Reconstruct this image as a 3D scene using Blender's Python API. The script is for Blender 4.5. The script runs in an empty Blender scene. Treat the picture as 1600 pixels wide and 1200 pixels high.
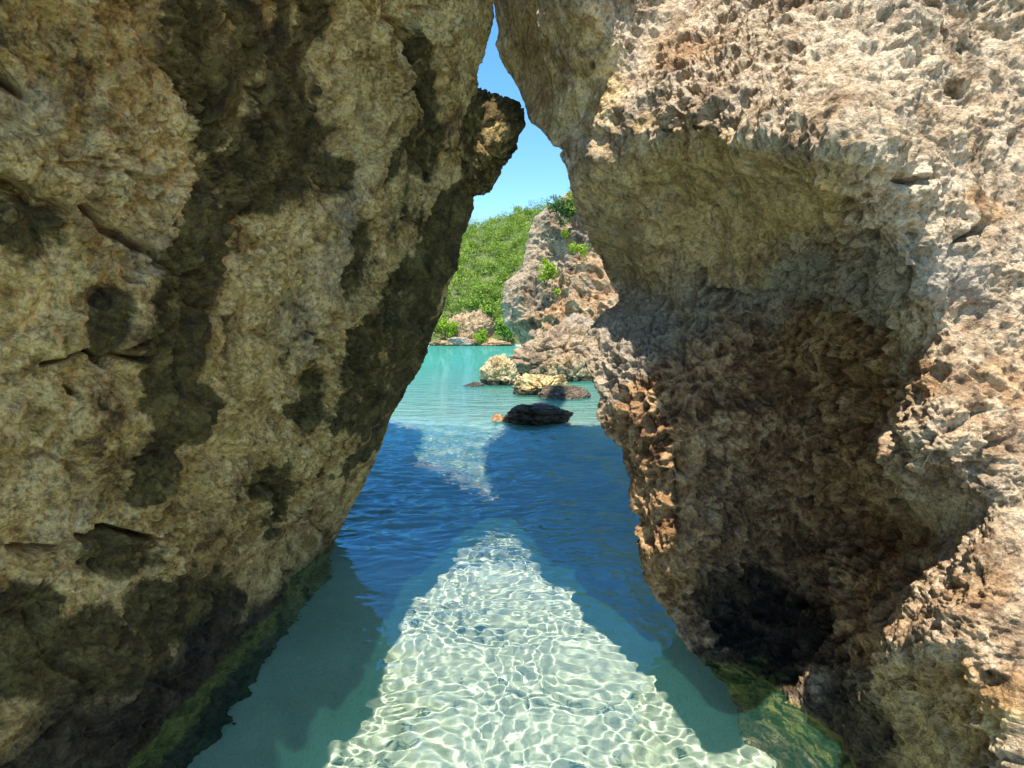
import bpy, math, random
import numpy as np

# ------------------------------------------------------------------ scene
C = bpy.data.collections.new('place'); bpy.context.scene.collection.children.link(C)
scn = bpy.context.scene
R = lambda d: d * (math.pi / 180)
PITCH = R(5.0); F = 870.0; CZ = 1.6            # focal length in photo pixels, eye height
cam = bpy.data.objects.new('camera', bpy.data.cameras.new('camera')); C.objects.link(cam)
cam.location = (0, 0, CZ); cam.rotation_euler = (R(90) - PITCH, 0, 0)
cam.data.sensor_width = 36; cam.data.lens = 36 * F / 1600
cam.data.clip_start = .02; cam.data.clip_end = 3000
scn.camera = cam

SUN_EL = R(70); SUN_AZ = R(2)                  # the sun stands high behind the camera
W = bpy.data.worlds.new('World'); scn.world = W; W.use_nodes = True
wn = W.node_tree.nodes; bg = wn['Background']
sky = wn.new('ShaderNodeTexSky'); sky.sky_type = 'NISHITA'; sky.sun_disc = False
sky.sun_elevation = SUN_EL; sky.sun_rotation = R(180) - SUN_AZ
sky.air_density = 1.0; sky.dust_density = .1; sky.ozone_density = .7
hs = wn.new('ShaderNodeHueSaturation'); hs.inputs['Hue'].default_value = .495; hs.inputs['Saturation'].default_value = 1.3
W.node_tree.links.new(sky.outputs[0], hs.inputs['Color']); W.node_tree.links.new(hs.outputs[0], bg.inputs[0]); bg.inputs[1].default_value = .122
sl = bpy.data.lights.new('sun', 'SUN'); sl.energy = 3.7; sl.angle = R(.5); sl.color = (1, .94, .83)
so = bpy.data.objects.new('sun', sl); C.objects.link(so)
so.rotation_euler = (R(90) - SUN_EL, 0, -SUN_AZ)
sl.cycles.is_caustics_light = True
scn.view_settings.view_transform = 'Standard'; scn.view_settings.look = 'None'
scn.view_settings.exposure = 1.38; scn.view_settings.gamma = 1
scn.cycles.use_denoising = True
scn.cycles.max_bounces = 8; scn.cycles.diffuse_bounces = 5; scn.cycles.glossy_bounces = 3
scn.cycles.transmission_bounces = 6; scn.cycles.transparent_max_bounces = 8
scn.cycles.sample_clamp_indirect = 4; scn.cycles.blur_glossy = .3

# ------------------------------------------------------------------ helpers
rng = np.random.default_rng(7)
PERM = rng.permutation(256).astype(np.int64); PERM = np.concatenate([PERM, PERM, PERM])
GR = rng.normal(size=(256, 3)); GR /= np.linalg.norm(GR, axis=1)[:, None]; GR = GR.astype(np.float32)
RND = rng.random((256, 3)).astype(np.float32)

def perlin(p):
    p = p.astype(np.float32); i = np.floor(p).astype(np.int64); f = p - i
    i &= 255; u = f * f * f * (f * (f * 6 - 15) + 10); out = 0
    for dx in (0, 1):
        wx = u[:, 0] if dx else 1 - u[:, 0]; hx = PERM[i[:, 0] + dx]
        for dy in (0, 1):
            wy = u[:, 1] if dy else 1 - u[:, 1]; hy = PERM[hx + i[:, 1] + dy]
            for dz in (0, 1):
                wz = u[:, 2] if dz else 1 - u[:, 2]; g = GR[PERM[hy + i[:, 2] + dz]]
                out = out + wx * wy * wz * (g[:, 0] * (f[:, 0] - dx) + g[:, 1] * (f[:, 1] - dy) + g[:, 2] * (f[:, 2] - dz))
    return out * 1.5

def fbm(p, o=4, gain=.5, ridged=False):
    a, s, t = 1.0, 0, 0
    for k in range(o):
        n = perlin(p * 2.03 ** k + 17.3 * k)
        s = s + a * ((1 - 2 * np.abs(n)) if ridged else n); t += a; a *= gain
    return s / t

def worley(p):
    """distances to the nearest and second nearest feature point"""
    p = p.astype(np.float32); i = np.floor(p).astype(np.int64); f = p - i
    d1 = np.full(len(p), 9, np.float32); d2 = d1.copy()
    for dx in (-1, 0, 1):
        for dy in (-1, 0, 1):
            for dz in (-1, 0, 1):
                h = PERM[PERM[PERM[(i[:, 0] + dx) & 255] + ((i[:, 1] + dy) & 255)] + ((i[:, 2] + dz) & 255)]
                q = RND[h]
                d = np.sqrt((q[:, 0] + dx - f[:, 0]) ** 2 + (q[:, 1] + dy - f[:, 1]) ** 2 + (q[:, 2] + dz - f[:, 2]) ** 2)
                d2 = np.minimum(d2, np.maximum(d, d1)); d1 = np.minimum(d1, d)
    return d1, d2

def sstep(a, b, x): t = np.clip((x - a) / (b - a), 0, 1); return t * t * (3 - 2 * t)

def ray(px, py):
    px = np.asarray(px, float); py = np.asarray(py, float)
    u = (px - 800) / F; v = (600 - py) / F
    return np.stack([u, math.cos(PITCH) + v * math.sin(PITCH), v * math.cos(PITCH) - math.sin(PITCH)], -1)
def pix(P):
    d = P - np.array([0, 0, CZ]); dep = d[..., 1] * math.cos(PITCH) - d[..., 2] * math.sin(PITCH)
    up = d[..., 1] * math.sin(PITCH) + d[..., 2] * math.cos(PITCH); dep = np.maximum(dep, .05)
    return 800 + F * d[..., 0] / dep, 600 - F * up / dep
def at(px, py, y):
    r = ray(px, py); return r * (np.asarray(y, float) / r[..., 1])[..., None] + np.array([0, 0, CZ])
def sph(P):
    d = P - np.array([0, 0, CZ]); h = np.hypot(d[..., 0], d[..., 1])
    return np.arctan2(d[..., 0], d[..., 1]), np.arctan2(d[..., 2], h), np.log(np.sqrt(h * h + d[..., 2] ** 2))

def tps(cx, cy, val, lam=1e-4):
    n = len(cx); r2 = (cx[:, None] - cx) ** 2 + (cy[:, None] - cy) ** 2
    K = .5 * r2 * np.log(r2 + 1e-12); A = np.zeros((n + 3, n + 3)); A[:n, :n] = K + lam * np.eye(n)
    Q = np.stack([np.ones(n), cx, cy], 1); A[:n, n:] = Q; A[n:, :n] = Q.T
    w = np.linalg.solve(A, np.concatenate([val, np.zeros(3)]))
    def ev(x, y):
        s = w[n] + w[n + 1] * x + w[n + 2] * y
        for k in range(n):
            r2 = (x - cx[k]) ** 2 + (y - cy[k]) ** 2; s = s + w[k] * .5 * r2 * np.log(r2 + 1e-12)
        return s
    return ev

def grid_faces(nr, nc, flip=False):
    i = np.arange(nr - 1)[:, None] * nc + np.arange(nc - 1)
    q = np.stack([i, i + 1, i + nc + 1, i + nc], -1).reshape(-1, 4)
    return q[:, ::-1] if flip else q
def make_mesh(name, V, Q, mats, attrs=None, smooth=True, parent=None, mi=None):
    m = bpy.data.meshes.new(name); n = len(V); q = len(Q); k = Q.shape[1]
    m.vertices.add(n); m.vertices.foreach_set('co', np.ascontiguousarray(V, np.float32).ravel())
    m.loops.add(q * k); m.loops.foreach_set('vertex_index', np.ascontiguousarray(Q, np.int32).ravel())
    m.polygons.add(q); m.polygons.foreach_set('loop_start', np.arange(0, q * k, k, dtype=np.int32))
    m.polygons.foreach_set('loop_total', np.full(q, k, np.int32))
    m.polygons.foreach_set('use_smooth', np.full(q, smooth))
    for a in (mats if isinstance(mats, (list, tuple)) else [mats]): m.materials.append(a)
    if mi is not None: m.polygons.foreach_set('material_index', mi.astype(np.int32))
    m.update(); m.validate()
    for nm, v in (attrs or {}).items():
        at_ = m.attributes.new(nm, 'FLOAT', 'POINT'); at_.data.foreach_set('value', np.ascontiguousarray(v, np.float32))
    o = bpy.data.objects.new(name, m); C.objects.link(o)
    if parent: o.parent = parent
    return o
def tag(o, label=None, cat=None, group=None, kind=None):
    for k, v in (('label', label), ('category', cat), ('group', group), ('kind', kind)):
        if v: o[k] = v
    return o
def normals(P):
    du = np.gradient(P, axis=1); dv = np.gradient(P, axis=0); n = np.cross(du, dv)
    return n / (np.linalg.norm(n, axis=-1, keepdims=True) + 1e-9)
def smooth(P, it):
    for _ in range(it):
        Q = np.pad(P, ((1, 1), (1, 1), (0, 0)), mode='edge')
        P = (Q[:-2, 1:-1] + Q[2:, 1:-1] + Q[1:-1, :-2] + Q[1:-1, 2:]) * .25
    return P

# ------------------------------------------------------------------ node helpers
class NT:
    def __init__(s, name):
        s.m = bpy.data.materials.new(name); s.m.use_nodes = True; s.t = s.m.node_tree; s.t.nodes.clear()
        s.out = s.t.nodes.new('ShaderNodeOutputMaterial'); s.co = s.t.nodes.new('ShaderNodeTexCoord').outputs['Object']
    def n(s, typ, ins=None, **kw):
        nd = s.t.nodes.new('ShaderNode' + typ)
        for k, v in kw.items(): setattr(nd, k, v)
        for k, v in (ins or {}).items():
            if isinstance(v, bpy.types.NodeSocket): s.t.links.new(v, nd.inputs[k])
            else: nd.inputs[k].default_value = v
        return nd
    def noise(s, scale, detail=5, rough=.6, dist=0, vec=None):
        return s.n('TexNoise', {'Vector': vec or s.co, 'Scale': scale, 'Detail': detail, 'Roughness': rough, 'Distortion': dist}).outputs[0]
    def attr(s, name): return s.n('Attribute', attribute_name=name).outputs['Fac']
    def ramp(s, f, *stops):
        r = s.n('ValToRGB', {0: f}); e = r.color_ramp.elements
        while len(e) < len(stops): e.new(.5)
        for k, (p, c) in enumerate(stops):
            e[k].position = p; e[k].color = (*c, 1) if isinstance(c, tuple) else (c, c, c, 1)
        return r.outputs[0]
    def mix(s, f, a, b, mode='MIX'):
        d = s.n('MixRGB', blend_type=mode)
        for k, v in ((0, f), (1, a), (2, b)):
            if isinstance(v, bpy.types.NodeSocket): s.t.links.new(v, d.inputs[k])
            else: d.inputs[k].default_value = (*v, 1) if isinstance(v, tuple) else v
        return d.outputs[0]
    def math(s, op, a, b=0., c=0.):
        d = s.n('Math', operation=op, use_clamp=False)
        for k, v in ((0, a), (1, b), (2, c)):
            if isinstance(v, bpy.types.NodeSocket): s.t.links.new(v, d.inputs[k])
            else: d.inputs[k].default_value = v
        return d.outputs[0]
    def done(s, bsdf): s.t.links.new(bsdf, s.out.inputs[0]); return s.m

def rock_mat(name, light, mid, dark, scale=1.0, bump=.02):
    """weathered limestone; per-vertex masks: stain (dark algae film, and shade painted on the outcrop), rust, olive (yellow-green film), wet (damp, and cave shade painted in), brown, grey"""
    t = NT(name)
    st = t.n('Mapping', {'Vector': t.co, 'Scale': (1, 1, 1)}).outputs[0]
    n1 = t.noise(2.2 * scale, 6, .62, .4, st); n2 = t.noise(9 * scale, 6, .65, .6, st); n3 = t.noise(38 * scale, 5, .7, .2, st)
    c = t.ramp(t.math('MULTIPLY_ADD', n2, .55, t.math('MULTIPLY', n1, .45)), (.39, dark), (.475, mid), (.57, light))
    c = t.mix(t.ramp(n3, (.36, .42), (.5, 0.)), c, tuple(v * .45 for v in dark))
    c = t.mix(t.math('MULTIPLY', t.ramp(t.noise(4.1 * scale, 4, .6), (.5, 0.), (.66, 1.)), .3), c, (.27, .235, .18))
    n4 = t.noise(105 * scale, 4, .7, .3, st)
    nn = t.math('SUBTRACT', t.math('MULTIPLY_ADD', t.noise(5 * scale, 6, .72, .5), .55, t.math('MULTIPLY', t.noise(27 * scale, 5, .7), .45)), .5)
    def cover(c, a, col, k=1.0, w=1.7, e=(.3, .68)):
        f = t.math('MULTIPLY_ADD', nn, w, t.attr(a)); f = t.ramp(f, (e[0], 0.), (e[1], 1.))
        return t.mix(t.math('MULTIPLY', f, k), c, col)
    c = cover(c, 'grey', (.27, .235, .19), .65)
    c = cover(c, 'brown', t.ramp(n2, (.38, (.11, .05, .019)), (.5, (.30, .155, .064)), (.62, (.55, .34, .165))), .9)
    c = cover(c, 'olive', t.ramp(n2, (.36, (.34, .2, .056)), (.6, (.78, .54, .2))), .72)
    c = cover(c, 'rust', t.ramp(n2, (.4, (.26, .13, .05)), (.6, (.5, .3, .14))), .7)
    c = cover(c, 'stain_shade', t.ramp(n2, (.36, (.03, .021, .006)), (.52, (.085, .06, .015)), (.66, (.17, .125, .036))), .93, 1.8, (.33, .66))
    c = cover(c, 'wet', t.ramp(n2, (.4, (.018, .012, .008)), (.62, (.075, .05, .03))), .93, .5)
    c = cover(c, 'algae', t.ramp(n2, (.36, (.085, .074, .016)), (.6, (.34, .29, .072))), .95, .5)
    sp = t.math('MULTIPLY', t.ramp(n3, (.34, .5), (.46, .82), (.58, 1.)), t.ramp(n4, (.34, .6), (.46, .9), (.56, 1.)))
    c = t.mix(1., c, t.math('MULTIPLY', sp, 1.5), 'MULTIPLY')
    h = t.math('ADD', t.math('MULTIPLY', n2, 1.0), t.math('MULTIPLY', n3, .8))
    vo = t.n('TexVoronoi', {'Vector': t.co, 'Scale': 46 * scale, 'Randomness': 1}).outputs[0]
    h = t.math('ADD', h, t.math('MULTIPLY', vo, .35))
    h = t.math('ADD', h, t.math('MULTIPLY', n4, .42))
    b = t.n('Bump', {'Height': h, 'Strength': 1., 'Distance': bump}).outputs[0]
    ro = t.math('MULTIPLY_ADD', t.attr('wet'), -.35, .86)
    p = t.n('BsdfPrincipled', {'Base Color': c, 'Roughness': ro, 'Normal': b, 'Specular IOR Level': .3})
    return t.done(p.outputs[0])

M_left = rock_mat('limestone_shaded_wall', (.78, .54, .23), (.49, .295, .09), (.12, .066, .02), 1.0, .034)
M_right = rock_mat('limestone_pale_wall', (.60, .46, .31), (.44, .315, .19), (.2, .125, .065), 1.0, .032)
M_cliff = rock_mat('limestone_far_cliff', (.36, .27, .17), (.225, .16, .098), (.07, .046, .028), .16, .12)
M_boul = rock_mat('limestone_boulder', (.38, .285, .175), (.24, .168, .1), (.085, .056, .032), .45, .05)
M_gold = rock_mat('limestone_golden_boulder', (.58, .45, .25), (.42, .31, .16), (.16, .11, .06), .45, .05)
MASKS = ('grey', 'brown', 'olive', 'rust', 'stain_shade', 'wet', 'algae')

def blob(px, py, lst, warp=None):
    """soft union of ellipses / strokes given in photo pixels, used to place stains where they grow on the rock"""
    s = np.zeros(len(px))
    for e in lst:
        if len(e) == 5: cx, cy, rx, ry, an = e; x0, y0, x1, y1 = cx, cy, cx, cy
        else:
            pts, w = e; d = np.full(len(px), 9.)
            for (x0, y0, w0), (x1, y1, w1) in zip(pts[:-1], pts[1:]):
                vx, vy = x1 - x0, y1 - y0; tt = np.clip(((px - x0) * vx + (py - y0) * vy) / (vx * vx + vy * vy), 0, 1)
                d = np.minimum(d, np.hypot(px - x0 - tt * vx, py - y0 - tt * vy) / (w0 + (w1 - w0) * tt))
            s = np.maximum(s, w * (1 - sstep(.6, 1.35, d))); continue
        ca, sa = math.cos(R(an)), math.sin(R(an)); dx, dy = px - cx, py - cy
        d = np.hypot((dx * ca + dy * sa) / rx, (-dx * sa + dy * ca) / ry); s = np.maximum(s, 1 - sstep(.6, 1.35, d))
    return s

# ------------------------------------------------------------------ lofted rock walls
def loft(EP, ctrl3, side, els, az_far, n_in, n_out, wrap, n_wrap, az_in=43.5, lam=1e-4):
    """EP: points down the rim of the opening; ctrl3: points of the face. Returns grid P (rows, cols, 3)."""
    ea, ee, er = sph(EP); o = np.argsort(ee); ea, ee, er = ea[o], ee[o], er[o]
    CP = np.concatenate([EP, np.array(ctrl3, float)]); ca, ce, cr = sph(CP)
    f = tps(ca, ce, cr, lam)
    a0 = np.interp(els, ee, ea)
    ain = side * np.maximum(R(az_in), side * a0 + R(8)); afar = side * np.maximum(R(az_far), side * a0 + R(40))
    t = np.linspace(0, 1, n_in) ** 1.08; az = a0[:, None] + (ain - a0)[:, None] * t
    t2 = np.linspace(0, 1, n_out + 1)[1:]; az2 = ain[:, None] + (afar - ain)[:, None] * t2
    az = np.concatenate([az, az2], 1); el = els[:, None] + 0 * az
    r = np.exp(f(az.ravel(), el.ravel()).reshape(az.shape))
    P = np.stack([r * np.cos(el) * np.sin(az), r * np.cos(el) * np.cos(az), CZ + r * np.sin(el)], -1)
    tw = np.linspace(1, 0, n_wrap + 1)[:-1]; wx, wy = wrap; E0 = P[:, :1]
    k = (1 + wy * tw / 4.0)[None, :, None]; c0 = np.array([0, 0, CZ])
    Wp = c0 + (E0 - c0) * k + np.stack([side * (wx * tw ** 1.5), 0 * tw, 0 * tw], -1)[None]
    return np.concatenate([Wp, P], 1), np.concatenate([np.zeros((len(els), n_wrap)), np.abs(az - a0[:, None])], 1).ravel()
def pxy(l): l = np.array(l, float); return at(l[:, 0], l[:, 1], l[:, 2])

def el_rows(lo, a, b, hi, n_lo, n_mid, n_hi):
    return R(np.concatenate([np.linspace(lo, a, n_lo, endpoint=False), np.linspace(a, b, n_mid, endpoint=False), np.linspace(b, hi, n_hi)]))

# ---- left wall, leaning over the water, all in shade
L_top = [(-.94, .05, 4.1), (-.89, .7, 4), (-.86, 1.4, 4), (-.76, 2.2, 4), (-.42, 3.05, 4), (-.08, 3.7, 3.9)]
L_top = np.stack([np.interp(np.linspace(0, 5, 26), np.arange(6), np.array(L_top)[:, k]) for k in range(3)], 1)
L_edge = [(770, 0, 3.75), (768, 20, 3.75), (755, 70, 3.8), (745, 125, 3.82), (742, 200, 3.88), (743, 280, 3.92),
          (742, 325, 3.95), (735, 345, 3.97), (722, 370, 3.98), (715, 420, 4.0), (700, 450, 4.02), (693, 485, 4.05), (680, 515, 4.08), (668, 550, 4.1),
          (655, 575, 4.1), (640, 600, 4.12), (628, 625, 4.13), (610, 660, 4.14), (600, 690, 4.15), (580, 730, 4.16), (565, 765, 4.18), (545, 800, 4.18),
          (530, 830, 4.2), (524, 852, 4.2), (520, 900, 4.15), (520, 1000, 4.0), (520, 1300, 3.6), (520, 1900, 3.2)]
L_ctrl = [(-1.42, 3.2, 0), (-1.42, 2.0, 0), (-1.6, 1.3, 0), (-1.9, .8, 0), (-1.38, 3.2, -.6), (-1.4, 2.0, -.6), (-1.55, 1.3, -.6), (-1.9, .8, -.6), (-2.6, .45, 0),
          (-1.13, 3.2, 1), (-1.33, 2, 1), (-1.62, 1.4, 1), (-2.1, .9, 1), (-2.9, .45, 1),
          (-.9, 3.2, 1.8), (-1.2, 2, 1.8), (-1.6, 1.5, 1.8), (-2.1, 1.0, 1.8), (-3, .5, 1.8),
          (-.85, 3.1, 2.6), (-1.06, 2, 2.6), (-1.38, 1.4, 2.6), (-1.9, .9, 2.6), (-2.6, .5, 2.8),
          (-.76, 3.0, 3.3), (-.94, 2, 3.3), (-1.15, 1.2, 3.3), (-1.6, .5, 4), (-2.1, -.5, 1.8), (-2.0, -.6, 0), (-1.2, -.6, 4),
          (-.9, 3.4, 6), (-1.3, 2.2, 6), (-1.8, 1.0, 6)]
elsL = el_rows(-64, -41, 31, 76, 40, 940, 110)
P, ed = loft(np.concatenate([L_top, pxy(L_edge)]), L_ctrl, -1, elsL, 125, 640, 90, (1.6, 2.2), 60)

def fissures(px, py, lst):
    s = np.zeros(len(px))
    for pts in lst:
        for (x0, y0, w0), (x1, y1, w1) in zip(pts[:-1], pts[1:]):
            vx, vy = x1 - x0, y1 - y0; t = np.clip(((px - x0) * vx + (py - y0) * vy) / (vx * vx + vy * vy), 0, 1)
            d = np.hypot(px - x0 - t * vx, py - y0 - t * vy) / (w0 + (w1 - w0) * t); s = np.maximum(s, np.exp(-d * d * 2.2))
    return s

nr, nc = P.shape[:2]; N = normals(smooth(P, 6)); p = P.reshape(-1, 3); nrm = N.reshape(-1, 3)
tow = np.array([.8, -.6, .1]); nrm = nrm * np.sign((nrm @ tow).mean())
wv = np.stack([perlin(p * 3 + 5), perlin(p * 3 + 31), perlin(p * 3 + 77)], 1)
pl = p + .06 * wv
an = np.stack([pl[:, 0] + .35 * pl[:, 2], pl[:, 1] * .9 - .45 * pl[:, 2], pl[:, 2] * .8 + .3 * pl[:, 1]], 1)
px, py = pix(p); big = np.stack([perlin(p * 1.9 + 15), perlin(p * 1.9 + 41)], 1); qx = px + 46 * big[:, 0] + 24 * wv[:, 0] + 14 * perlin(p * 11); qy = py + 46 * big[:, 1] + 24 * wv[:, 1] + 14 * perlin(p * 11 + 9)
inview = sstep(0, .6, p[:, 1]); rel = .45 + .95 * sstep(-.3, .35, fbm(p * 1.4 + 90, 3))
dg = np.stack([p[:, 0] + .5 * p[:, 2], p[:, 1] - .6 * p[:, 2], .55 * p[:, 2] + .3 * p[:, 1]], 1) + .1 * wv
d = .085 * fbm(pl * 1.5 + 3, 2) + .05 * fbm(pl * 4, 3) + .075 * (fbm(dg * 1.7 + 9, 3, .55, True) - .25)
w1, w2 = worley(dg * 2.4 + 5); d -= .035 * sstep(.10, .0, w2 - w1) + rel * .042 * (fbm(an * 8, 3, .55, True) - .3) + rel * .022 * fbm(an * 24, 3, .6) + rel * .011 * (fbm(p * 60, 2, .6, True) - .3)
w1, w2 = worley(pl * 9); d -= .02 * sstep(.25, .0, w1) ; w1, w2 = worley(an * 22); d += .016 * (sstep(0, .5, w2 - w1) - .5)
d -= .14 * inview * fissures(qx, qy, [[(120, 340, 10), (165, 385, 14), (215, 415, 10), (262, 430, 7)], [(0, 290, 34), (60, 320, 22), (100, 350, 8)], [(610, -20, 8), (640, 90, 12), (655, 200, 16), (665, 270, 12)],
      [(425, 60, 10), (420, 130, 8)], [(405, 785, 14), (430, 795, 10)], [(490, 835, 9), (520, 830, 6)], [(440, 905, 9), (465, 890, 7)], [(110, 590, 8), (130, 600, 6)], [(0, 100, 16), (40, 140, 8)], [(20, 860, 6), (110, 815, 9), (200, 800, 8), (290, 830, 5)], [(60, 560, 4), (150, 540, 6), (260, 560, 4)], [(300, 30, 5), (340, 150, 7), (330, 260, 5)], [(480, 470, 4), (520, 560, 7), (500, 660, 5)]])
d += .05 * inview * fissures(qx, qy, [[(660, 210, 16), (663, 250, 12)], [(702, 120, 14), (705, 135, 12)], [(560, 60, 30), (580, 200, 30), (600, 320, 26)], [(80, 620, 50), (200, 640, 40)]])
d -= .035 * inview * blob(qx, qy, [(180, 500, 45, 50, 0), (575, 400, 45, 60, 10), (470, 640, 25, 50, 0), (370, 705, 22, 22, 0), (330, 760, 20, 30, 0)])
fall = sstep(0, .09, ed); d = (d - .02) * (.3 + .7 * fall)
p2 = p + nrm * d[:, None]
ST = [(330, 60, 95, 120, 0), (340, 170, 60, 60, 0), (480, 60, 50, 90, 0), (510, 265, 50, 40, 20), (575, 395, 42, 62, 10), (620, 240, 18, 60, 5), (20, 345, 80, 45, 20), (180, 500, 46, 48, 0), (470, 645, 24, 60, 5), (415, 785, 26, 40, 0), (655, 130, 22, 110, -5), (655, 240, 28, 50, 0), (190, 850, 90, 55, -8) , (300, 960, 90, 60, 0), (110, 1040, 170, 70, 0), (30, 960, 60, 70, 0), (760, 180, 26, 40, 0),
      ([(450, 110, 45), (460, 190, 65), (400, 270, 62), (360, 350, 62), (315, 430, 50), (285, 520, 52), (285, 600, 46), (310, 660, 40), (250, 735, 32)], 1.),
      ([(745, 300, 20), (700, 380, 34), (650, 440, 36), (610, 520, 40), (565, 600, 46), (535, 660, 30)], 1.), ([(700, 460, 16), (650, 560, 26), (600, 650, 20), (550, 740, 14)], .8)]
wl = p2[:, 2]
streak = fbm(np.stack([p[:, 0] * 7 + p[:, 1] * 7, p[:, 1] * 7, p[:, 2] * 1.3], 1) + .6 * wv, 4, .6)
patch = sstep(.05, .45, fbm(pl * np.array([1.6, 1.6, 1.1]) + 40, 4, .6))
A = dict(stain_shade=np.maximum(np.maximum(.84 * blob(qx, qy, [e for e in ST if len(e) == 5]), blob(qx, qy, [e for e in ST if len(e) == 2])) * np.clip(.95 + .7 * streak, .2, 1.2), .5 * patch * (1 + streak) + .3 * sstep(.1, .5, streak)) * inview + .34 * sstep(1.0, .25, wl) * sstep(3.8, 2.4, p2[:, 1]), grey=.2 + .36 * blob(qx, qy, [(40, 160, 60, 60, 0), (470, 500, 40, 60, 20), (240, 420, 60, 40, 30), (520, 200, 50, 130, 0), (540, 330, 40, 160, 10), (650, 700, 40, 80, 10)]),
         brown=.2 + .34 * sstep(.0, .5, streak) + .35 * sstep(.9, .3, wl) * sstep(-.05, .1, wl), olive=.30 + .35 * sstep(.5, -.5, perlin(p * 1.3)), rust=.12 + .25 * blob(qx, qy, [(220, 100, 120, 100, 30), (600, 380, 30, 80, 0), (560, 450, 60, 60, 0)]),
         wet=.95 * sstep(.62, .2, wl + .15 * wv[:, 2] + .12 * (p2[:, 1] - 1.4)) * sstep(3.6, 2.4, p2[:, 1]) + .5 * sstep(.12, .02, wl), algae=.95 * sstep(.04, -.04, wl) * sstep(-.34, -.12, wl + .1 * wv[:, 0]))
rockL = make_mesh('rock_wall', p2, grid_faces(nr, nc, True), M_left, A)
tag(rockL, 'huge shaded tan limestone wall leaning over the water with dark brown streaks, left of the opening', 'rock wall')

# ---- right wall: pale lip above, pitted brown hollow below
R_edge = [(740, -1500, 5.0), (690, -900, 4.8), (712, -450, 4.3), (730, -300, 4.0), (750, -140, 3.8), (755, -60, 3.76), (768, 0, 3.75), (774, 20, 3.75), (778, 45, 3.75), (775, 70, 3.75), (785, 100, 3.75), (805, 140, 3.68), (822, 170, 3.48), (830, 190, 3.34), (848, 212, 3.18),
          (862, 218, 3.1), (868, 240, 3.03), (880, 265, 3.0), (892, 300, 3.05), (905, 335, 3.15), (920, 365, 3.25), (935, 400, 3.35), (950, 435, 3.42), (966, 458, 3.45), (968, 474, 3.3), (945, 490, 3.15),
          (925, 510, 3.1), (915, 540, 3.05), (912, 570, 3.0), (925, 600, 2.95), (933, 620, 2.92), (931, 650, 2.9), (945, 675, 2.88), (972, 700, 2.85), (985, 740, 2.83), (986, 770, 2.82), (994, 810, 2.8), (994, 850, 2.79), (1005, 890, 2.78), (1020, 925, 2.76),
          (1050, 965, 2.73), (1065, 1000, 2.68), (1095, 1035, 2.6), (1138, 1110, 2.52), (1150, 1240, 2.44), (1170, 1500, 2.2), (1190, 1900, 2.0)]
R_pix = [(900, 60, 2.84), (860, 0, 2.9), (900, -100, 2.58), (900, 180, 2.95), (1000, 60, 2.85), (1000, 225, 2.58), (1080, 130, 2.35), (1100, 232, 2.2), (1166, 228, 1.87), (1250, 215, 1.66), (1330, 235, 1.48), (1400, 300, 1.66), (1440, 380, 1.72), (1200, 120, 2.05), (1300, 120, 1.8),
         (960, 330, 2.92), (1020, 310, 2.75), (1100, 300, 2.52), (1180, 300, 2.2), (1270, 300, 1.9), (1340, 330, 1.72), (1010, 400, 3.0), (1100, 400, 2.75), (1200, 400, 2.45), (1300, 400, 2.12), (1370, 430, 1.85),
         (1050, 470, 2.95), (1200, 480, 2.7), (1300, 490, 2.4), (1380, 500, 1.98), (1050, 530, 2.8), (1150, 560, 2.72), (1250, 560, 2.68), (1330, 570, 2.42), (1385, 580, 2.1), (1415, 600, 1.85), (1480, 560, 1.74), (1600, 560, 1.78),
         (1000, 600, 2.72), (1080, 640, 2.62), (1050, 720, 2.6), (1150, 720, 2.76), (1250, 720, 2.68), (1330, 690, 2.38), (1372, 700, 1.98), (1420, 740, 1.72), (1480, 740, 1.64), (1600, 750, 1.6),
         (1060, 850, 2.58), (1150, 860, 2.88), (1250, 860, 2.85), (1350, 840, 2.55), (1440, 830, 2.15), (1505, 870, 1.53), (1600, 900, 1.46), (1150, 950, 2.85), (1250, 970, 2.7), (1320, 980, 2.3), (1370, 1000, 1.88), (1450, 1000, 1.5), (1600, 1050, 1.34),
         (1210, 1090, 2.36), (1300, 1150, 2.08), (1400, 1200, 1.75), (1500, 1200, 1.48), (1600, 1200, 1.26), (1320, 1300, 1.98), (1330, 1450, 1.9), (1500, 1500, 1.25), (1500, 1800, 1.15), (1350, 1800, 1.7),
         (1200, 30, 2.2), (1330, 30, 2.0), (1450, 150, 1.9), (1600, 60, 2.15), (1600, 300, 1.92), (1480, 300, 1.8), (1100, 0, 2.8), (1300, -120, 2.35), (1600, -200, 2.5), (1100, -300, 3.7), (1400, -600, 3.5), (1800, -600, 3.0), (1600, -1500, 4.3),
         (2000, 0, 2.2), (2000, 600, 1.7), (2000, 1200, 1.15), (2800, 0, 1.6), (2800, 600, 1.2), (2800, 1200, .85), (2800, -800, 2.6)]
elsR = el_rows(-62, -41, 31, 72, 40, 940, 90)
P, ed = loft(pxy(R_edge), pxy(R_pix), 1, elsR, 100, 660, 70, (1.6, 2.2), 60, lam=2e-4)
nr, nc = P.shape[:2]; N = normals(smooth(P, 8)); p = P.reshape(-1, 3); nrm = N.reshape(-1, 3)
nrm = nrm * np.sign((nrm @ np.array([-.6, -.8, .1])).mean())
wv = np.stack([perlin(p * 3 + 5), perlin(p * 3 + 31), perlin(p * 3 + 77)], 1); pl = p + .05 * wv
px, py = pix(p); qx = px + 26 * wv[:, 0] + 16 * perlin(p * 11) + 8 * perlin(p * 31); qy = py + 26 * wv[:, 1] + 16 * perlin(p * 11 + 9) + 8 * perlin(p * 31 + 5)
inview = sstep(0, .5, p[:, 1])
smooth_zone = blob(qx, qy, [(1050, 340, 150, 120, 10), (930, 250, 90, 160, -25), (850, 110, 80, 120, 0), (1180, 300, 120, 90, 0)])
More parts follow.
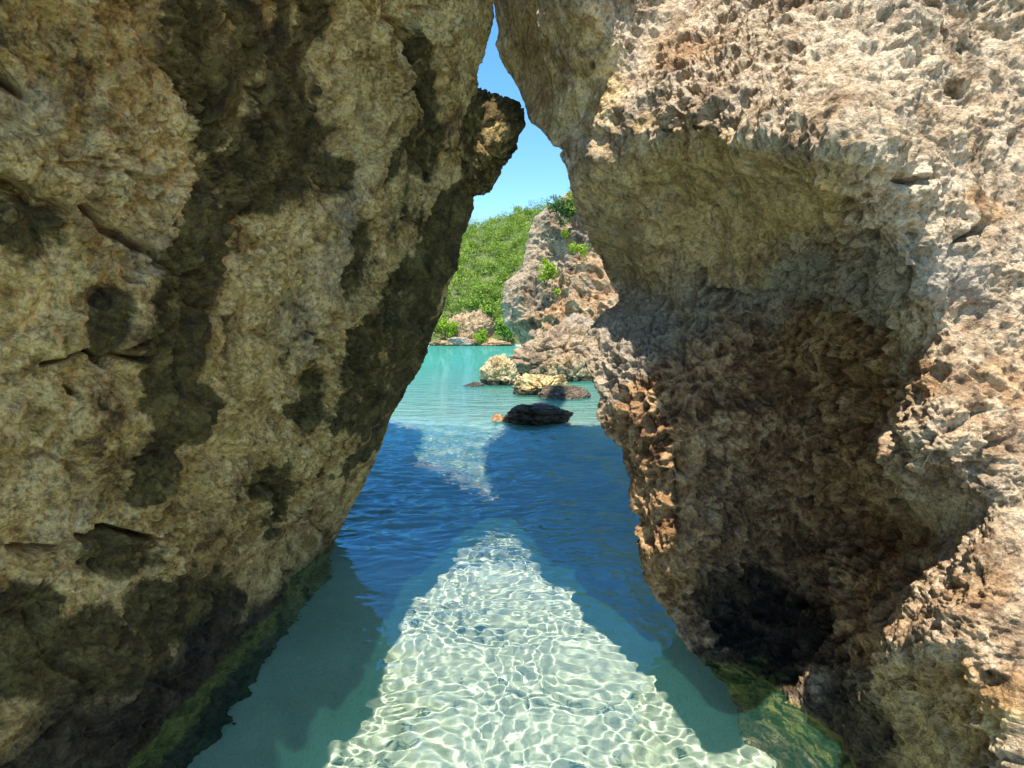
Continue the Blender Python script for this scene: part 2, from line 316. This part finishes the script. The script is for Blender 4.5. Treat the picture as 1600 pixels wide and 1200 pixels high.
pit = np.clip(blob(qx, qy, [(1180, 760, 240, 330, 0), (1060, 560, 160, 100, 0), (1300, 700, 120, 300, 0), (1150, 520, 200, 60, 0)]), 0, 1)
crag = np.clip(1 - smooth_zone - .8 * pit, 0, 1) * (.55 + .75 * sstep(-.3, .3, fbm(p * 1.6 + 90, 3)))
an = np.stack([pl[:, 0] * .9 - .15 * pl[:, 2], pl[:, 1] * .9, pl[:, 2] * 1.15 + .25 * pl[:, 0]], 1)
flank = blob(px, py, [(1500, 680, 130, 330, 0)])
d = (1 - .7 * flank) * .07 * fbm(pl * 1.7 + 8, 2) + .045 * fbm(pl * 5, 3)
d += crag * (.034 * (fbm(an * 6.5, 4, .6, True) - .2) + .020 * fbm(an * 19, 3, .6) + .010 * (fbm(an * 48, 2, .6, True) - .3))
w1, w2 = worley(an * 10 + .3 * wv); d -= crag * .05 * sstep(.4, .1, w1); w1, w2 = worley(pl * 23 + .3 * wv); d -= crag * .018 * sstep(.45, .15, w1)
d += smooth_zone * (.04 * fbm(pl * 4.2 + 70, 3) + .022 * (fbm(pl * 9, 3, .55, True) - .2) + .006 * (fbm(p * 30, 3, .6, True) - .2))
w1, w2 = worley(pl * 7.5 + .4 * wv); d -= smooth_zone * .04 * sstep(.16, .05, w1)
d += (1 - .25 * smooth_zone) * (1 - .5 * flank) * .055 * (fbm(pl * 2.6 + 21, 3, .55, True) - .2)
big = fbm(p * 2.2 + 60, 3); ph = p + .035 * np.stack([perlin(p * 9 + 2), perlin(p * 9 + 33), perlin(p * 9 + 71)], 1)
pit2 = np.clip(pit * (.75 + .9 * big), 0, 1.1)
d += pit * .045 * (fbm(ph * 7, 4, .58, True) - .15)
w1, w2 = worley(ph * 8); d -= pit2 * .105 * sstep(.47, .2, w1)
w1, w2 = worley(ph * 15 + 7); d -= pit2 * .058 * sstep(.48, .2, w1)
w1, w2 = worley(ph * 29 + 3); d -= pit * .034 * sstep(.5, .18, w1)
d += pit * .014 * (fbm(p * 46, 3, .6, True) - .2)
d -= .12 * inview * fissures(qx, qy, [[(1410, 440, 16), (1400, 470, 10)], [(1085, 440, 10), (1090, 450, 9)], [(1110, 465, 9), (1150, 460, 8)], [(1162, 236, 7), (1163, 237, 7)], [(1115, 324, 6), (1116, 325, 6)], [(1137, 311, 5), (1138, 312, 5)], [(878, 238, 14), (885, 242, 12)],
     [(1415, 285, 12), (1435, 283, 6)], [(1555, 365, 14), (1500, 380, 8)], [(1250, 470, 18), (1260, 500, 12)], [(1060, 720, 12), (1070, 730, 12)]])
fall = sstep(0, .08, ed); d = (d - .03) * (.4 + .6 * fall)
p2 = p + nrm * d[:, None]; wl = p2[:, 2]
up = sstep(760, 1500, px)
A = dict(stain_shade=.35 * blob(qx, qy, [(930, 400, 26, 70, -15), (1190, 390, 40, 40, 0), (860, 60, 60, 50, 0)]) * inview,
         grey=.3 + .45 * blob(qx, qy, [(1180, 470, 260, 60, 0), (1000, 560, 90, 110, 0), (1450, 440, 120, 50, 20), (960, 360, 40, 90, -20)]),
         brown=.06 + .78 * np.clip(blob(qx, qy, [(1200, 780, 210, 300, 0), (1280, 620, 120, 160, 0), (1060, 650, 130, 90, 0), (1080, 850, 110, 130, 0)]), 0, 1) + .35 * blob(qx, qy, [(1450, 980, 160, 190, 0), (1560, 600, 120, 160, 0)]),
         olive=.12 + .5 * blob(qx, qy, [(1060, 330, 190, 140, 0), (850, 120, 120, 140, 0), (1200, 300, 150, 90, 0), (1450, 1130, 160, 90, 0)]),
         rust=.08 + .55 * blob(qx, qy, [(1085, 75, 60, 40, 0), (1425, 590, 40, 30, 0), (1540, 330, 60, 30, 10), (1570, 590, 50, 40, 0), (1010, 780, 40, 60, 0), (1260, 600, 90, 50, 0), (1500, 1080, 120, 60, 0), (1060, 880, 50, 60, 0), (1540, 930, 70, 40, 0)]),
         wet=.66 * blob(qx, qy, [(1200, 980, 140, 90, 25), (1330, 1130, 70, 110, -25), (1150, 930, 90, 60, 0)]) * sstep(-.02, .04, wl) + .5 * sstep(.1, .02, wl), algae=.95 * sstep(.05, -.03, wl) * sstep(-.36, -.12, wl + .1 * wv[:, 0]))  # damp at the waterline; blobs by the cave paint its shade into the colour
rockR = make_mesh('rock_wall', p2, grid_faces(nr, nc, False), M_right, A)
tag(rockR, 'sunlit pale craggy limestone wall with a pitted brown hollow, right of the opening', 'rock wall')

# ------------------------------------------------------------------ free standing rocks
def rock(name, loc, size, mat, seed, planes=14, rough=.12, masks=None, rot=0, parent=None, nu=180, nv=100, flat=0.0):
    g = np.random.default_rng(seed); th = np.linspace(0, 2 * np.pi, nu); ph = np.linspace(.001, np.pi - .001, nv)
    D = np.stack([np.sin(ph)[:, None] * np.cos(th), np.sin(ph)[:, None] * np.sin(th), np.cos(ph)[:, None] + 0 * th], -1).reshape(-1, 3)
    n = g.normal(size=(planes, 3)); n /= np.linalg.norm(n, axis=1)[:, None]; dd = .72 + .28 * g.random(planes)
    q = np.maximum(D @ n.T, 1e-3) / dd; r = 1 / (np.sum(q ** 9, 1) ** (1 / 9))
    r = np.minimum(r, 1.25)
    so_ = g.random(3) * 40; Q = D * r[:, None]
    r = r * (1 + rough * 1.6 * fbm(Q * 1.6 + so_, 3) + rough * .8 * (fbm(Q * 4.5 + so_, 4, .6, True) - .2) + rough * .3 * fbm(Q * 16 + so_, 3, .6))
    w1, w2 = worley(Q * 2.3 + so_ + .25 * fbm(Q * 3 + so_, 2)[:, None]); r -= rough * 1.1 * sstep(.12, .0, w2 - w1)
    w1, w2 = worley(Q * 5 + so_); r -= rough * .7 * sstep(.3, .05, w1)
    V = D * r[:, None] * np.array(size) ; ca, sa = math.cos(rot), math.sin(rot)
    V = np.stack([V[:, 0] * ca - V[:, 1] * sa, V[:, 0] * sa + V[:, 1] * ca, V[:, 2]], -1)
    A = {k: np.zeros(len(V)) for k in MASKS}; z = V[:, 2] + loc[2]
    A['grey'] += .3; A['wet'] = .9 * sstep(.26, .08, z) if parent is None else 0 * z
    for k, v in (masks or {}).items(): A[k] = v + 0 * z if not callable(v) else v(V, z)
    o = make_mesh(name, V, grid_faces(nv, nu, True), mat, A, parent=parent); o.location = loc; return o

# the lump jutting from the left wall into the gap
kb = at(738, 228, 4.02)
rock('outcrop', tuple(kb), (.28, .33, .43), M_left, 5, 34, .13, dict(stain_shade=lambda V, z: .62 + .38 * sstep(.1, .26, V[:, 2]), olive=.4, grey=.2), parent=rockL)  # dark-stained top; the dark body is shade painted into the colour

bx = at(862, 560, 21); o = rock('boulder', (2.1, 21.6, .55), (1.9, 1.3, 1.15), M_boul, 21, 9, .16, dict(brown=.35, grey=.35))
tag(o, 'large brown slab-sided boulder lying in the water at the foot of the sea cliff', 'boulder')
o = rock('boulder', (2.05, 19.8, .05), (.95, .7, .95), M_boul, 4, 10, .17, dict(brown=.3, olive=.3, grey=.2)); tag(o, 'olive brown angular boulder standing below the large brown slab-sided one', 'boulder')
o = rock('boulder', (.78, 15.3, .1), (.58, .5, .46), M_gold, 33, 10, .18, dict(olive=.5, grey=.1)); tag(o, 'pale yellowish knobbly boulder between the black rock and the large brown boulder', 'boulder')
o = rock('boulder', (-.42, 18.2, .16), (.5, .5, .62), M_gold, 12, 8, .17, dict(olive=.3, grey=.1), rot=.5); tag(o, 'small pale pointed boulder standing alone in the turquoise shallows', 'boulder')
o = rock('boulder', (1.35, 14.4, .0), (.5, .4, .28), M_boul, 9, 10, .15, dict(brown=.2, wet=.6)); tag(o, 'low dark wet stone beside the pale yellowish boulder', 'boulder')
o = rock('boulder', (.42, 10.3, .02), (.7, .5, .27), M_boul, 40, 16, .14, dict(wet=.85, brown=.7, stain_shade=.6)); tag(o, 'dark almost black low rock in the shade in front of the other boulders', 'boulder')
o = rock('boulder', (-.26, 10.35, 0), (.13, .12, .1), M_boul, 41, 10, .1, dict(rust=.9, wet=0), nu=60, nv=40); tag(o, 'tiny orange stone at the left end of the black rock', 'stone')
o = rock('boulder', (-1.2, 17.6, -.02), (.34, .25, .12), M_boul, 42, 10, .1, dict(brown=.5), nu=60, nv=40); tag(o, 'tiny flat stone barely above the turquoise water', 'stone')
o = rock('boulder', (2.9, 23.6, 1.6), (1.1, 1.0, .75), M_boul, 55, 9, .1, dict(grey=.5)); tag(o, 'pale block lying on the large boulder under the orange cliff face', 'boulder')

rock('crag', (-3.3, 6.2, 6.0), (2.0, 1.5, 6.3), M_left, 15, 14, .1, dict(olive=.4, grey=.3), parent=rockL)  # unseen upper bulk of the left rock, added for its shadow past the arch

# ------------------------------------------------------------------ sea cliff beyond the opening
Cedge = [(1010, 180, 33), (940, 250, 32), (905, 292, 31), (886, 306, 30), (868, 312, 30), (845, 335, 30), (832, 352, 29.7), (826, 385, 29.5), (824, 405, 29.3), (818, 428, 29), (800, 440, 28.5), (788, 458, 28.3), (786, 480, 28.2), (792, 505, 28), (805, 525, 28), (812, 540, 28), (820, 580, 28), (820, 640, 28)]
Cpix = [(890, 400, 28.3), (860, 470, 27.3), (840, 500, 26.8), (900, 480, 26.3), (960, 470, 25.6), (1000, 400, 26.5), (940, 350, 28.6), (930, 400, 27.2), (1100, 400, 25), (1150, 250, 29), (950, 560, 25), (1100, 560, 24.5), (870, 540, 26.3), (900, 620, 25.5), (1100, 640, 24.5), (1150, 640, 24)]
cp = np.array(Cpix); elsC = R(np.linspace(-4, 24, 420)); P, ed = loft(pxy(Cedge), pxy(Cpix), 1, elsC, 24, 300, 20, (4, 1.2), 30, az_in=18)
nr, nc = P.shape[:2]; N = normals(smooth(P, 8)); p = P.reshape(-1, 3); nrm = N.reshape(-1, 3); nrm = nrm * np.sign(-(nrm[:, 1]).mean())
d = 1.1 * fbm(p * .22 + 4, 3) + .8 * (fbm(p * np.array([.6, .6, .8]), 4, .6, True) - .2) + .15 * fbm(p * 2.6, 3)
w1, w2 = worley(p * .55 + 3); d += .55 * (sstep(.7, .15, w1) - .5); w1, w2 = worley(p * 1.3 + 9); d += .22 * (sstep(.7, .1, w1) - .5)
px, py = pix(p); fall = sstep(0, 40, px - np.interp(py, [e[1] for e in Cedge], [e[0] for e in Cedge])); p2 = p + nrm * (d * (.35 + .65 * fall))[:, None]
wv0 = perlin(p * .5) * 18; qx, qy = px + wv0, py + wv0
org = blob(qx, qy, [(905, 470, 50, 40, -15), (955, 470, 45, 40, 0), (880, 500, 30, 25, 0), (930, 430, 30, 30, 0)])
z0 = np.zeros(len(p)); A = {k: z0.copy() for k in MASKS}
A['grey'] = .35 - .3 * org; A['rust'] = .1 + .42 * org; A['brown'] = .15 + .35 * blob(qx, qy, [(910, 440, 50, 20, 0), (860, 500, 40, 20, 0)]); A['wet'] = .8 * sstep(.5, .1, p2[:, 2])
cliff = make_mesh('sea_cliff', p2, grid_faces(nr, nc, False), M_cliff, A)
tag(cliff, 'tall grey and orange limestone crag with shrubs on it, seen through the opening', 'cliff')

# ------------------------------------------------------------------ leaves
def leaf_mat(name, a, b, trans=.3):
    t = NT(name); oi = t.n('ObjectInfo').outputs['Random']; v = t.attr('tone')
    c = t.ramp(v, (.0, a), (1., b))
    df = t.n('BsdfPrincipled', {'Base Color': c, 'Roughness': .55, 'Specular IOR Level': .25}).outputs[0]
    tr = t.n('BsdfTranslucent', {'Color': t.mix(.5, c, (.3, .4, .05))}).outputs[0]
    return t.done(t.n('MixShader', {0: trans, 1: df, 2: tr}).outputs[0])
M_leaf = leaf_mat('forest_leaves', (.035, .095, .012), (.34, .47, .055))
M_leafy = leaf_mat('lime_leaves', (.14, .26, .012), (.36, .46, .035))
M_leafb = leaf_mat('blue_green_leaves', (.04, .1, .03), (.12, .2, .06))
t = NT('bark'); M_bark = t.done(t.n('BsdfPrincipled', {'Base Color': t.ramp(t.noise(8), (.4, (.06, .045, .03)), (.6, (.14, .11, .08))), 'Roughness': .9}).outputs[0])

def leaves(cen, rad, n, ls, g, up=.5):
    """n leaf quads spread in blobs cen/rad; returns verts, quads, tone"""
    k = g.integers(0, len(cen), n); dv = g.normal(size=(n, 3)); dv /= np.linalg.norm(dv, axis=1)[:, None]
    r = rad[k] * (.55 + .5 * g.random((n, 1))); c = cen[k] + dv * r
    nn = dv * .8 + g.normal(size=(n, 3)) * .55 + np.array([0, 0, up]); nn /= np.linalg.norm(nn, axis=1)[:, None]
    a = np.cross(nn, g.normal(size=(n, 3))); a /= np.linalg.norm(a, axis=1)[:, None]; b = np.cross(nn, a)
    s = ls * (.6 + .8 * g.random((n, 1)))
    V = np.stack([c - a * s * .5, c - b * s * .28 + a * s * .05, c + a * s * .6, c + b * s * .28 + a * s * .05], 1).reshape(-1, 3)
    return V, np.arange(4 * n).reshape(n, 4), np.repeat(np.clip(.5 + .3 * g.normal(size=n) , 0, 1), 4)

def shrub(name, loc, size, mat, label, seed, n=900, ls=.1, nb=9, stem=True, cat='shrub', group=None):
    g = np.random.default_rng(seed); e = bpy.data.objects.new(name, None); C.objects.link(e); e.location = loc; tag(e, label, cat, group)
    cen = (g.random((nb, 3)) * 2 - 1) * np.array(size) * .62 + np.array([0, 0, size[2] * .8]); rad = (np.array(size).mean() * (.3 + .28 * g.random((nb, 1))))
    V, Q, tn = leaves(cen, rad, n, ls, g); make_mesh('foliage', V, Q, mat, {'tone': tn}, smooth=False, parent=e)
    sv, sq = [], []
    for c in cen[:6]:
        a = np.array([g.normal() * .05, g.normal() * .05, -.25]) * size[2]; w = .03 * size[2]; b0 = len(sv)
        for pt, ww in ((a, w), ((a + c) / 2 + g.normal(size=3) * .05 * size[2], w * .7), (c, w * .3)):
            for k in range(5): sv.append(pt + ww * np.array([math.cos(k * 1.257), math.sin(k * 1.257), 0]))
        for s_ in (0, 5):
            for k in range(5): sq.append([b0 + s_ + k, b0 + s_ + (k + 1) % 5, b0 + s_ + 5 + (k + 1) % 5, b0 + s_ + 5 + k])
    make_mesh('stem', np.array(sv), np.array(sq), M_bark, parent=e)
    return e
def cl(px, py, y): return tuple(at(px, py, y))
shrub('shrub', cl(876, 348, 28.0), (.75, .6, .8), M_leafb, 'dark blue-green shrub near the top of the crag', 3, 1300, .13)
shrub('shrub', cl(903, 345, 27.6), (.75, .6, 1.0), M_leaf, 'mid green shrub hanging at the top right of the crag against the wall', 4, 900, .13)
shrub('shrub', cl(853, 440, 26.4), (.55, .45, .75), M_leafy, 'bright yellow-green shrub clinging to the middle of the crag', 5, 900, .12)
shrub('shrub', cl(905, 400, 26.3), (.6, .4, .36), M_leafy, 'small lime tuft above the orange face of the crag', 6, 450, .11)
shrub('shrub', cl(872, 462, 26.4), (.22, .2, .2), M_leafy, 'tiny lime tuft at the right below the bright shrub of the crag', 7, 250, .09)
shrub('shrub', cl(885, 372, 27.6), (.3, .3, .25), M_leafy, 'small light tuft just under the dark blue-green shrub', 8, 350, .1)

# ------------------------------------------------------------------ wooded hill across the bay
hx = np.linspace(-75, 80, 130); hy = np.linspace(84, 230, 110); HX, HY = np.meshgrid(hx, hy)
def hill_z(x, y):
    top = 27 + .16 * (x + 8) + 3 * np.sin(x * .09 + 1)
    k = sstep(0, 1, np.clip((y - 88) / 66, 0, 1)) ; q = np.stack([x * .06, y * .06, 0 * x], -1).reshape(-1, 3)
    z = top * (np.clip((y - 90) / 62, 0, 1) ** .8) * (1 - .5 * sstep(165, 230, y)) + 2.6 * fbm(q, 3).reshape(x.shape) * sstep(88, 100, y) + 2.2 * sstep(86, 90, y)
    return np.where(y < 87.5, -1.5 + (y - 84) * .55, z + .4)
HZ = hill_z(HX, HY)
t = NT('hill_soil'); M_soil = t.done(t.n('BsdfPrincipled', {'Base Color': t.ramp(t.noise(.3, 6), (.35, (.05, .08, .015)), (.65, (.11, .12, .035))), 'Roughness': .95}).outputs[0])
hill = make_mesh('hill', np.stack([HX, HY, HZ], -1).reshape(-1, 3), grid_faces(110, 130), M_soil); tag(hill, kind='structure')
g = np.random.default_rng(11); n = 1700
tx = -45 + 75 * g.random(n); ty = 88 + 95 * g.random(n) ** 1.2; tz = hill_z(tx, ty)
vis = (np.abs(tx / ty + .06) < .26); tx, ty, tz = tx[vis], ty[vis], tz[vis]; n = len(tx)
sz = .9 + 1.3 * g.random(n) ** 1.5; Vs, Qs, Ts = [], [], []; off = 0
for i in range(n):
    k = 5; cen = np.array([tx[i], ty[i], tz[i] + .6 * sz[i]]) + g.normal(size=(k, 3)) * sz[i] * np.array([.55, .55, .4])
    V, Q, T = leaves(cen, sz[i] * (.45 + .3 * g.random((k, 1))), 180, .32, g, .7)
    Vs.append(V); Qs.append(Q + off); Ts.append(np.clip(T * .35 + .68 * g.random() - .04 + (.12 if g.random() < .2 else 0), 0, 1)); off += len(V)
fo = make_mesh('forest', np.concatenate(Vs), np.concatenate(Qs), M_leaf, {'tone': np.concatenate(Ts)}, smooth=False)
tag(fo, 'dense bright green low forest covering the hill across the bay', 'forest', kind='stuff')
# low shore cliff and boulders at its foot
def shore(px, py, y, size, seed, label, masks, name='shore_rock', cat='rock'):
    c = at(px, py, y); o = rock(name, tuple(c), size, M_cliff, seed, 11, .13, masks, nu=100, nv=60); tag(o, label, cat); return o
shore(742, 512, 88, (3.3, 1.5, 2.5), 61, 'pinkish shore cliff face below the forest', dict(rust=.5, brown=.3), 'shore_cliff', 'cliff')
shore(716, 520, 88, (1.4, 1.2, 2.4), 62, 'narrow pink rock pillar at the left of the shore cliff', dict(rust=.4, grey=.2))
shore(722, 534, 86, (1.9, 1.2, .8), 63, 'pale grey rounded shore rock in front of the shore cliff', dict(grey=.7))
shore(764, 537, 86, (3.0, 1.2, .7), 64, 'low brown shore rock right of the pale rounded one', dict(brown=.6))
shore(690, 538, 86.5, (2.6, 1.2, .6), 65, 'low brown shore rock at the left end of the far shore', dict(brown=.6))
shrub('shrub', cl(733, 484, 88.5), (2.2, 1.2, 1.0), M_leaf, 'dark green bush hanging over the top left of the pink shore cliff', 24, 1000, .34, 9)
shrub('shrub', cl(768, 492, 88.5), (2.2, 1.2, 1.5), M_leaf, 'green bush hanging over the top right of the pink shore cliff', 25, 1000, .34, 9)
shrub('shrub', cl(700, 527, 86.4), (1.9, 1.2, 1.5), M_leafy, 'lime green bush on the far shore beside the pink pillar', 21, 1200, .3, 10)
shrub('shrub', cl(752, 533, 85.5), (1.7, 1.1, 1.0), M_leafy, 'lime green bush on the far shore in front of the pink shore cliff', 22, 1000, .28, 9)
shrub('shrub', cl(790, 528, 85.5), (2.0, 1.3, 1.9), M_leaf, 'spiky mid green bush at the water right of the shore cliff', 23, 1400, .34, 11)

# ------------------------------------------------------------------ seabed and water
sx = np.concatenate([np.linspace(-160, -4, 40, endpoint=False), np.linspace(-4, 4, 260, endpoint=False), np.linspace(4, 160, 40)])
sy = np.concatenate([np.linspace(-60, -2, 20, endpoint=False), np.linspace(-2, 12, 420, endpoint=False), np.linspace(12, 120, 60)])
SX, SY = np.meshgrid(sx, sy); q = np.stack([SX, SY, 0 * SX], -1).reshape(-1, 3)
SZ = -.52 - .02 * np.clip(SY - 3, 0, 40) - .02 * np.clip(-SY, 0, 10) + (.035 * fbm(q * .8, 3) + .010 * fbm(q * np.array([3, 6, 1]), 3)).reshape(SX.shape)
SZ += .42 * np.exp(-((SX - .6) / 4) ** 2 - ((SY - 12) / 5) ** 2)
SZ += 2.2 * sstep(74, 95, SY)
t = NT('pale_coral_sand')
cs = t.ramp(t.noise(1.6, 5), (.35, (.50, .475, .39)), (.65, (.62, .592, .505))); cs = t.mix(t.ramp(t.noise(90, 4, .7), (.38, .5), (.5, 0.)), cs, (.34, .32, .25))
cs = t.mix(t.ramp(t.noise(6, 5, .7), (.56, 0.), (.72, .55)), cs, (.42, .40, .28))
p_ = t.n('BsdfPrincipled', {'Base Color': cs, 'Roughness': .95, 'Specular IOR Level': .1, 'Normal': t.n('Bump', {'Height': t.noise(55, 4), 'Strength': .4, 'Distance': .006}).outputs[0]})
M_sand = t.done(p_.outputs[0])
bed = make_mesh('seabed', np.stack([SX, SY, SZ], -1).reshape(-1, 3), grid_faces(len(sy), len(sx)), M_sand); tag(bed, kind='structure')

def water_mat(name, bump):
    t = NT(name); geo = t.n('NewGeometry').outputs['Position']; yy = t.n('SeparateXYZ', {0: geo}).outputs[1]
    nor = {}
    if bump:
        m = t.n('Mapping', {'Vector': geo, 'Scale': (1, 2.2, 1)}).outputs[0]
        h = t.math('ADD', t.math('MULTIPLY', t.noise(1.1, 4, .55, .2, m), 1.), t.math('MULTIPLY', t.noise(5., 3, .5, .2, m), .25))
        nor = {'Normal': t.n('Bump', {'Height': h, 'Strength': .55, 'Distance': .14}).outputs[0]}
    fr = t.n('Fresnel', {'IOR': 1.58, **nor}).outputs[0]
    gl = t.n('BsdfGlossy', {'Color': (.25, .64, 1, 1), 'Roughness': .01, **nor}).outputs[0]
    rf = t.n('BsdfRefraction', {'Color': (.87, .96, .9, 1), 'Roughness': 0., 'IOR': 1.333, **nor}).outputs[0]
    df = t.n('BsdfDiffuse', {'Color': (.10, .5, .37, 1)}).outputs[0]
    mr = t.n('MapRange', {0: yy, 1: 6., 2: 32., 3: .045, 4: .75}).outputs[0]
    body = t.n('MixShader', {0: mr, 1: rf, 2: df}).outputs[0]
    return t.done(t.n('MixShader', {0: fr, 1: body, 2: gl}).outputs[0])
M_w1 = water_mat('sea_water_near', False); M_w2 = water_mat('sea_water_far', True)
wx_ = np.concatenate([np.linspace(-160, -3.2, 30, endpoint=False), np.linspace(-3.2, 3.2, 640, endpoint=False), np.linspace(3.2, 160, 30)])
wy_ = np.concatenate([np.linspace(-60, .2, 16, endpoint=False), np.linspace(.2, 11, 1080, endpoint=False), np.linspace(11, 120, 50)])
WX, WY = np.meshgrid(wx_, wy_); q = np.stack([WX, WY, 0 * WX], -1).reshape(-1, 3)
fade = (sstep(3.2, 2.6, np.abs(WX)) * sstep(.2, .5, WY) * sstep(11, 9.5, WY)).ravel()
far = sstep(3.4, 5.5, q[:, 1])
qw = q + .12 * np.stack([perlin(q * 2.1 + 3), perlin(q * 2.1 + 50), 0 * q[:, 0]], 1)
wz = .0043 * perlin(qw * np.array([2.8, 3.4, 1]) + 1) + .0029 * perlin(qw * np.array([8, 9.5, 1]) + 9) + .0019 * perlin(qw * np.array([17, 19, 1]) + 4) + .0006 * perlin(qw * np.array([31, 33, 1]) + 14)
wz = wz * (1 + .9 * far) + far * (.022 * perlin(qw * np.array([3.2, 8, 1]) + 33) + .005 * (1 - 2 * np.abs(perlin(qw * np.array([5, 12, 1]) + 63))) + .004 * perlin(qw * np.array([10, 22, 1]) + 63))
WV = q.copy(); WV[:, 2] = wz * fade
Qw = grid_faces(len(wy_), len(wx_)); cen = WV[Qw].mean(1); nearf = (np.abs(cen[:, 0]) < 3.2) & (cen[:, 1] > .2) & (cen[:, 1] < 10.4)
water = make_mesh('water', WV, Qw, [M_w1, M_w2], mi=np.where(nearf, 0, 1)); tag(water, kind='structure')
water.cycles.is_caustics_caster = True
for o in (bed, rockL, rockR): o.cycles.is_caustics_receiver = True
for o in C.objects:
    if o.parent is None and o.get('category') == 'boulder': o['group'] = 'boulders at the foot of the sea cliff'
    if o.parent is None and o.get('category') == 'shrub': o['group'] = 'shrubs on the far shore' if o.location.y > 60 else 'shrubs growing on the sea cliff'
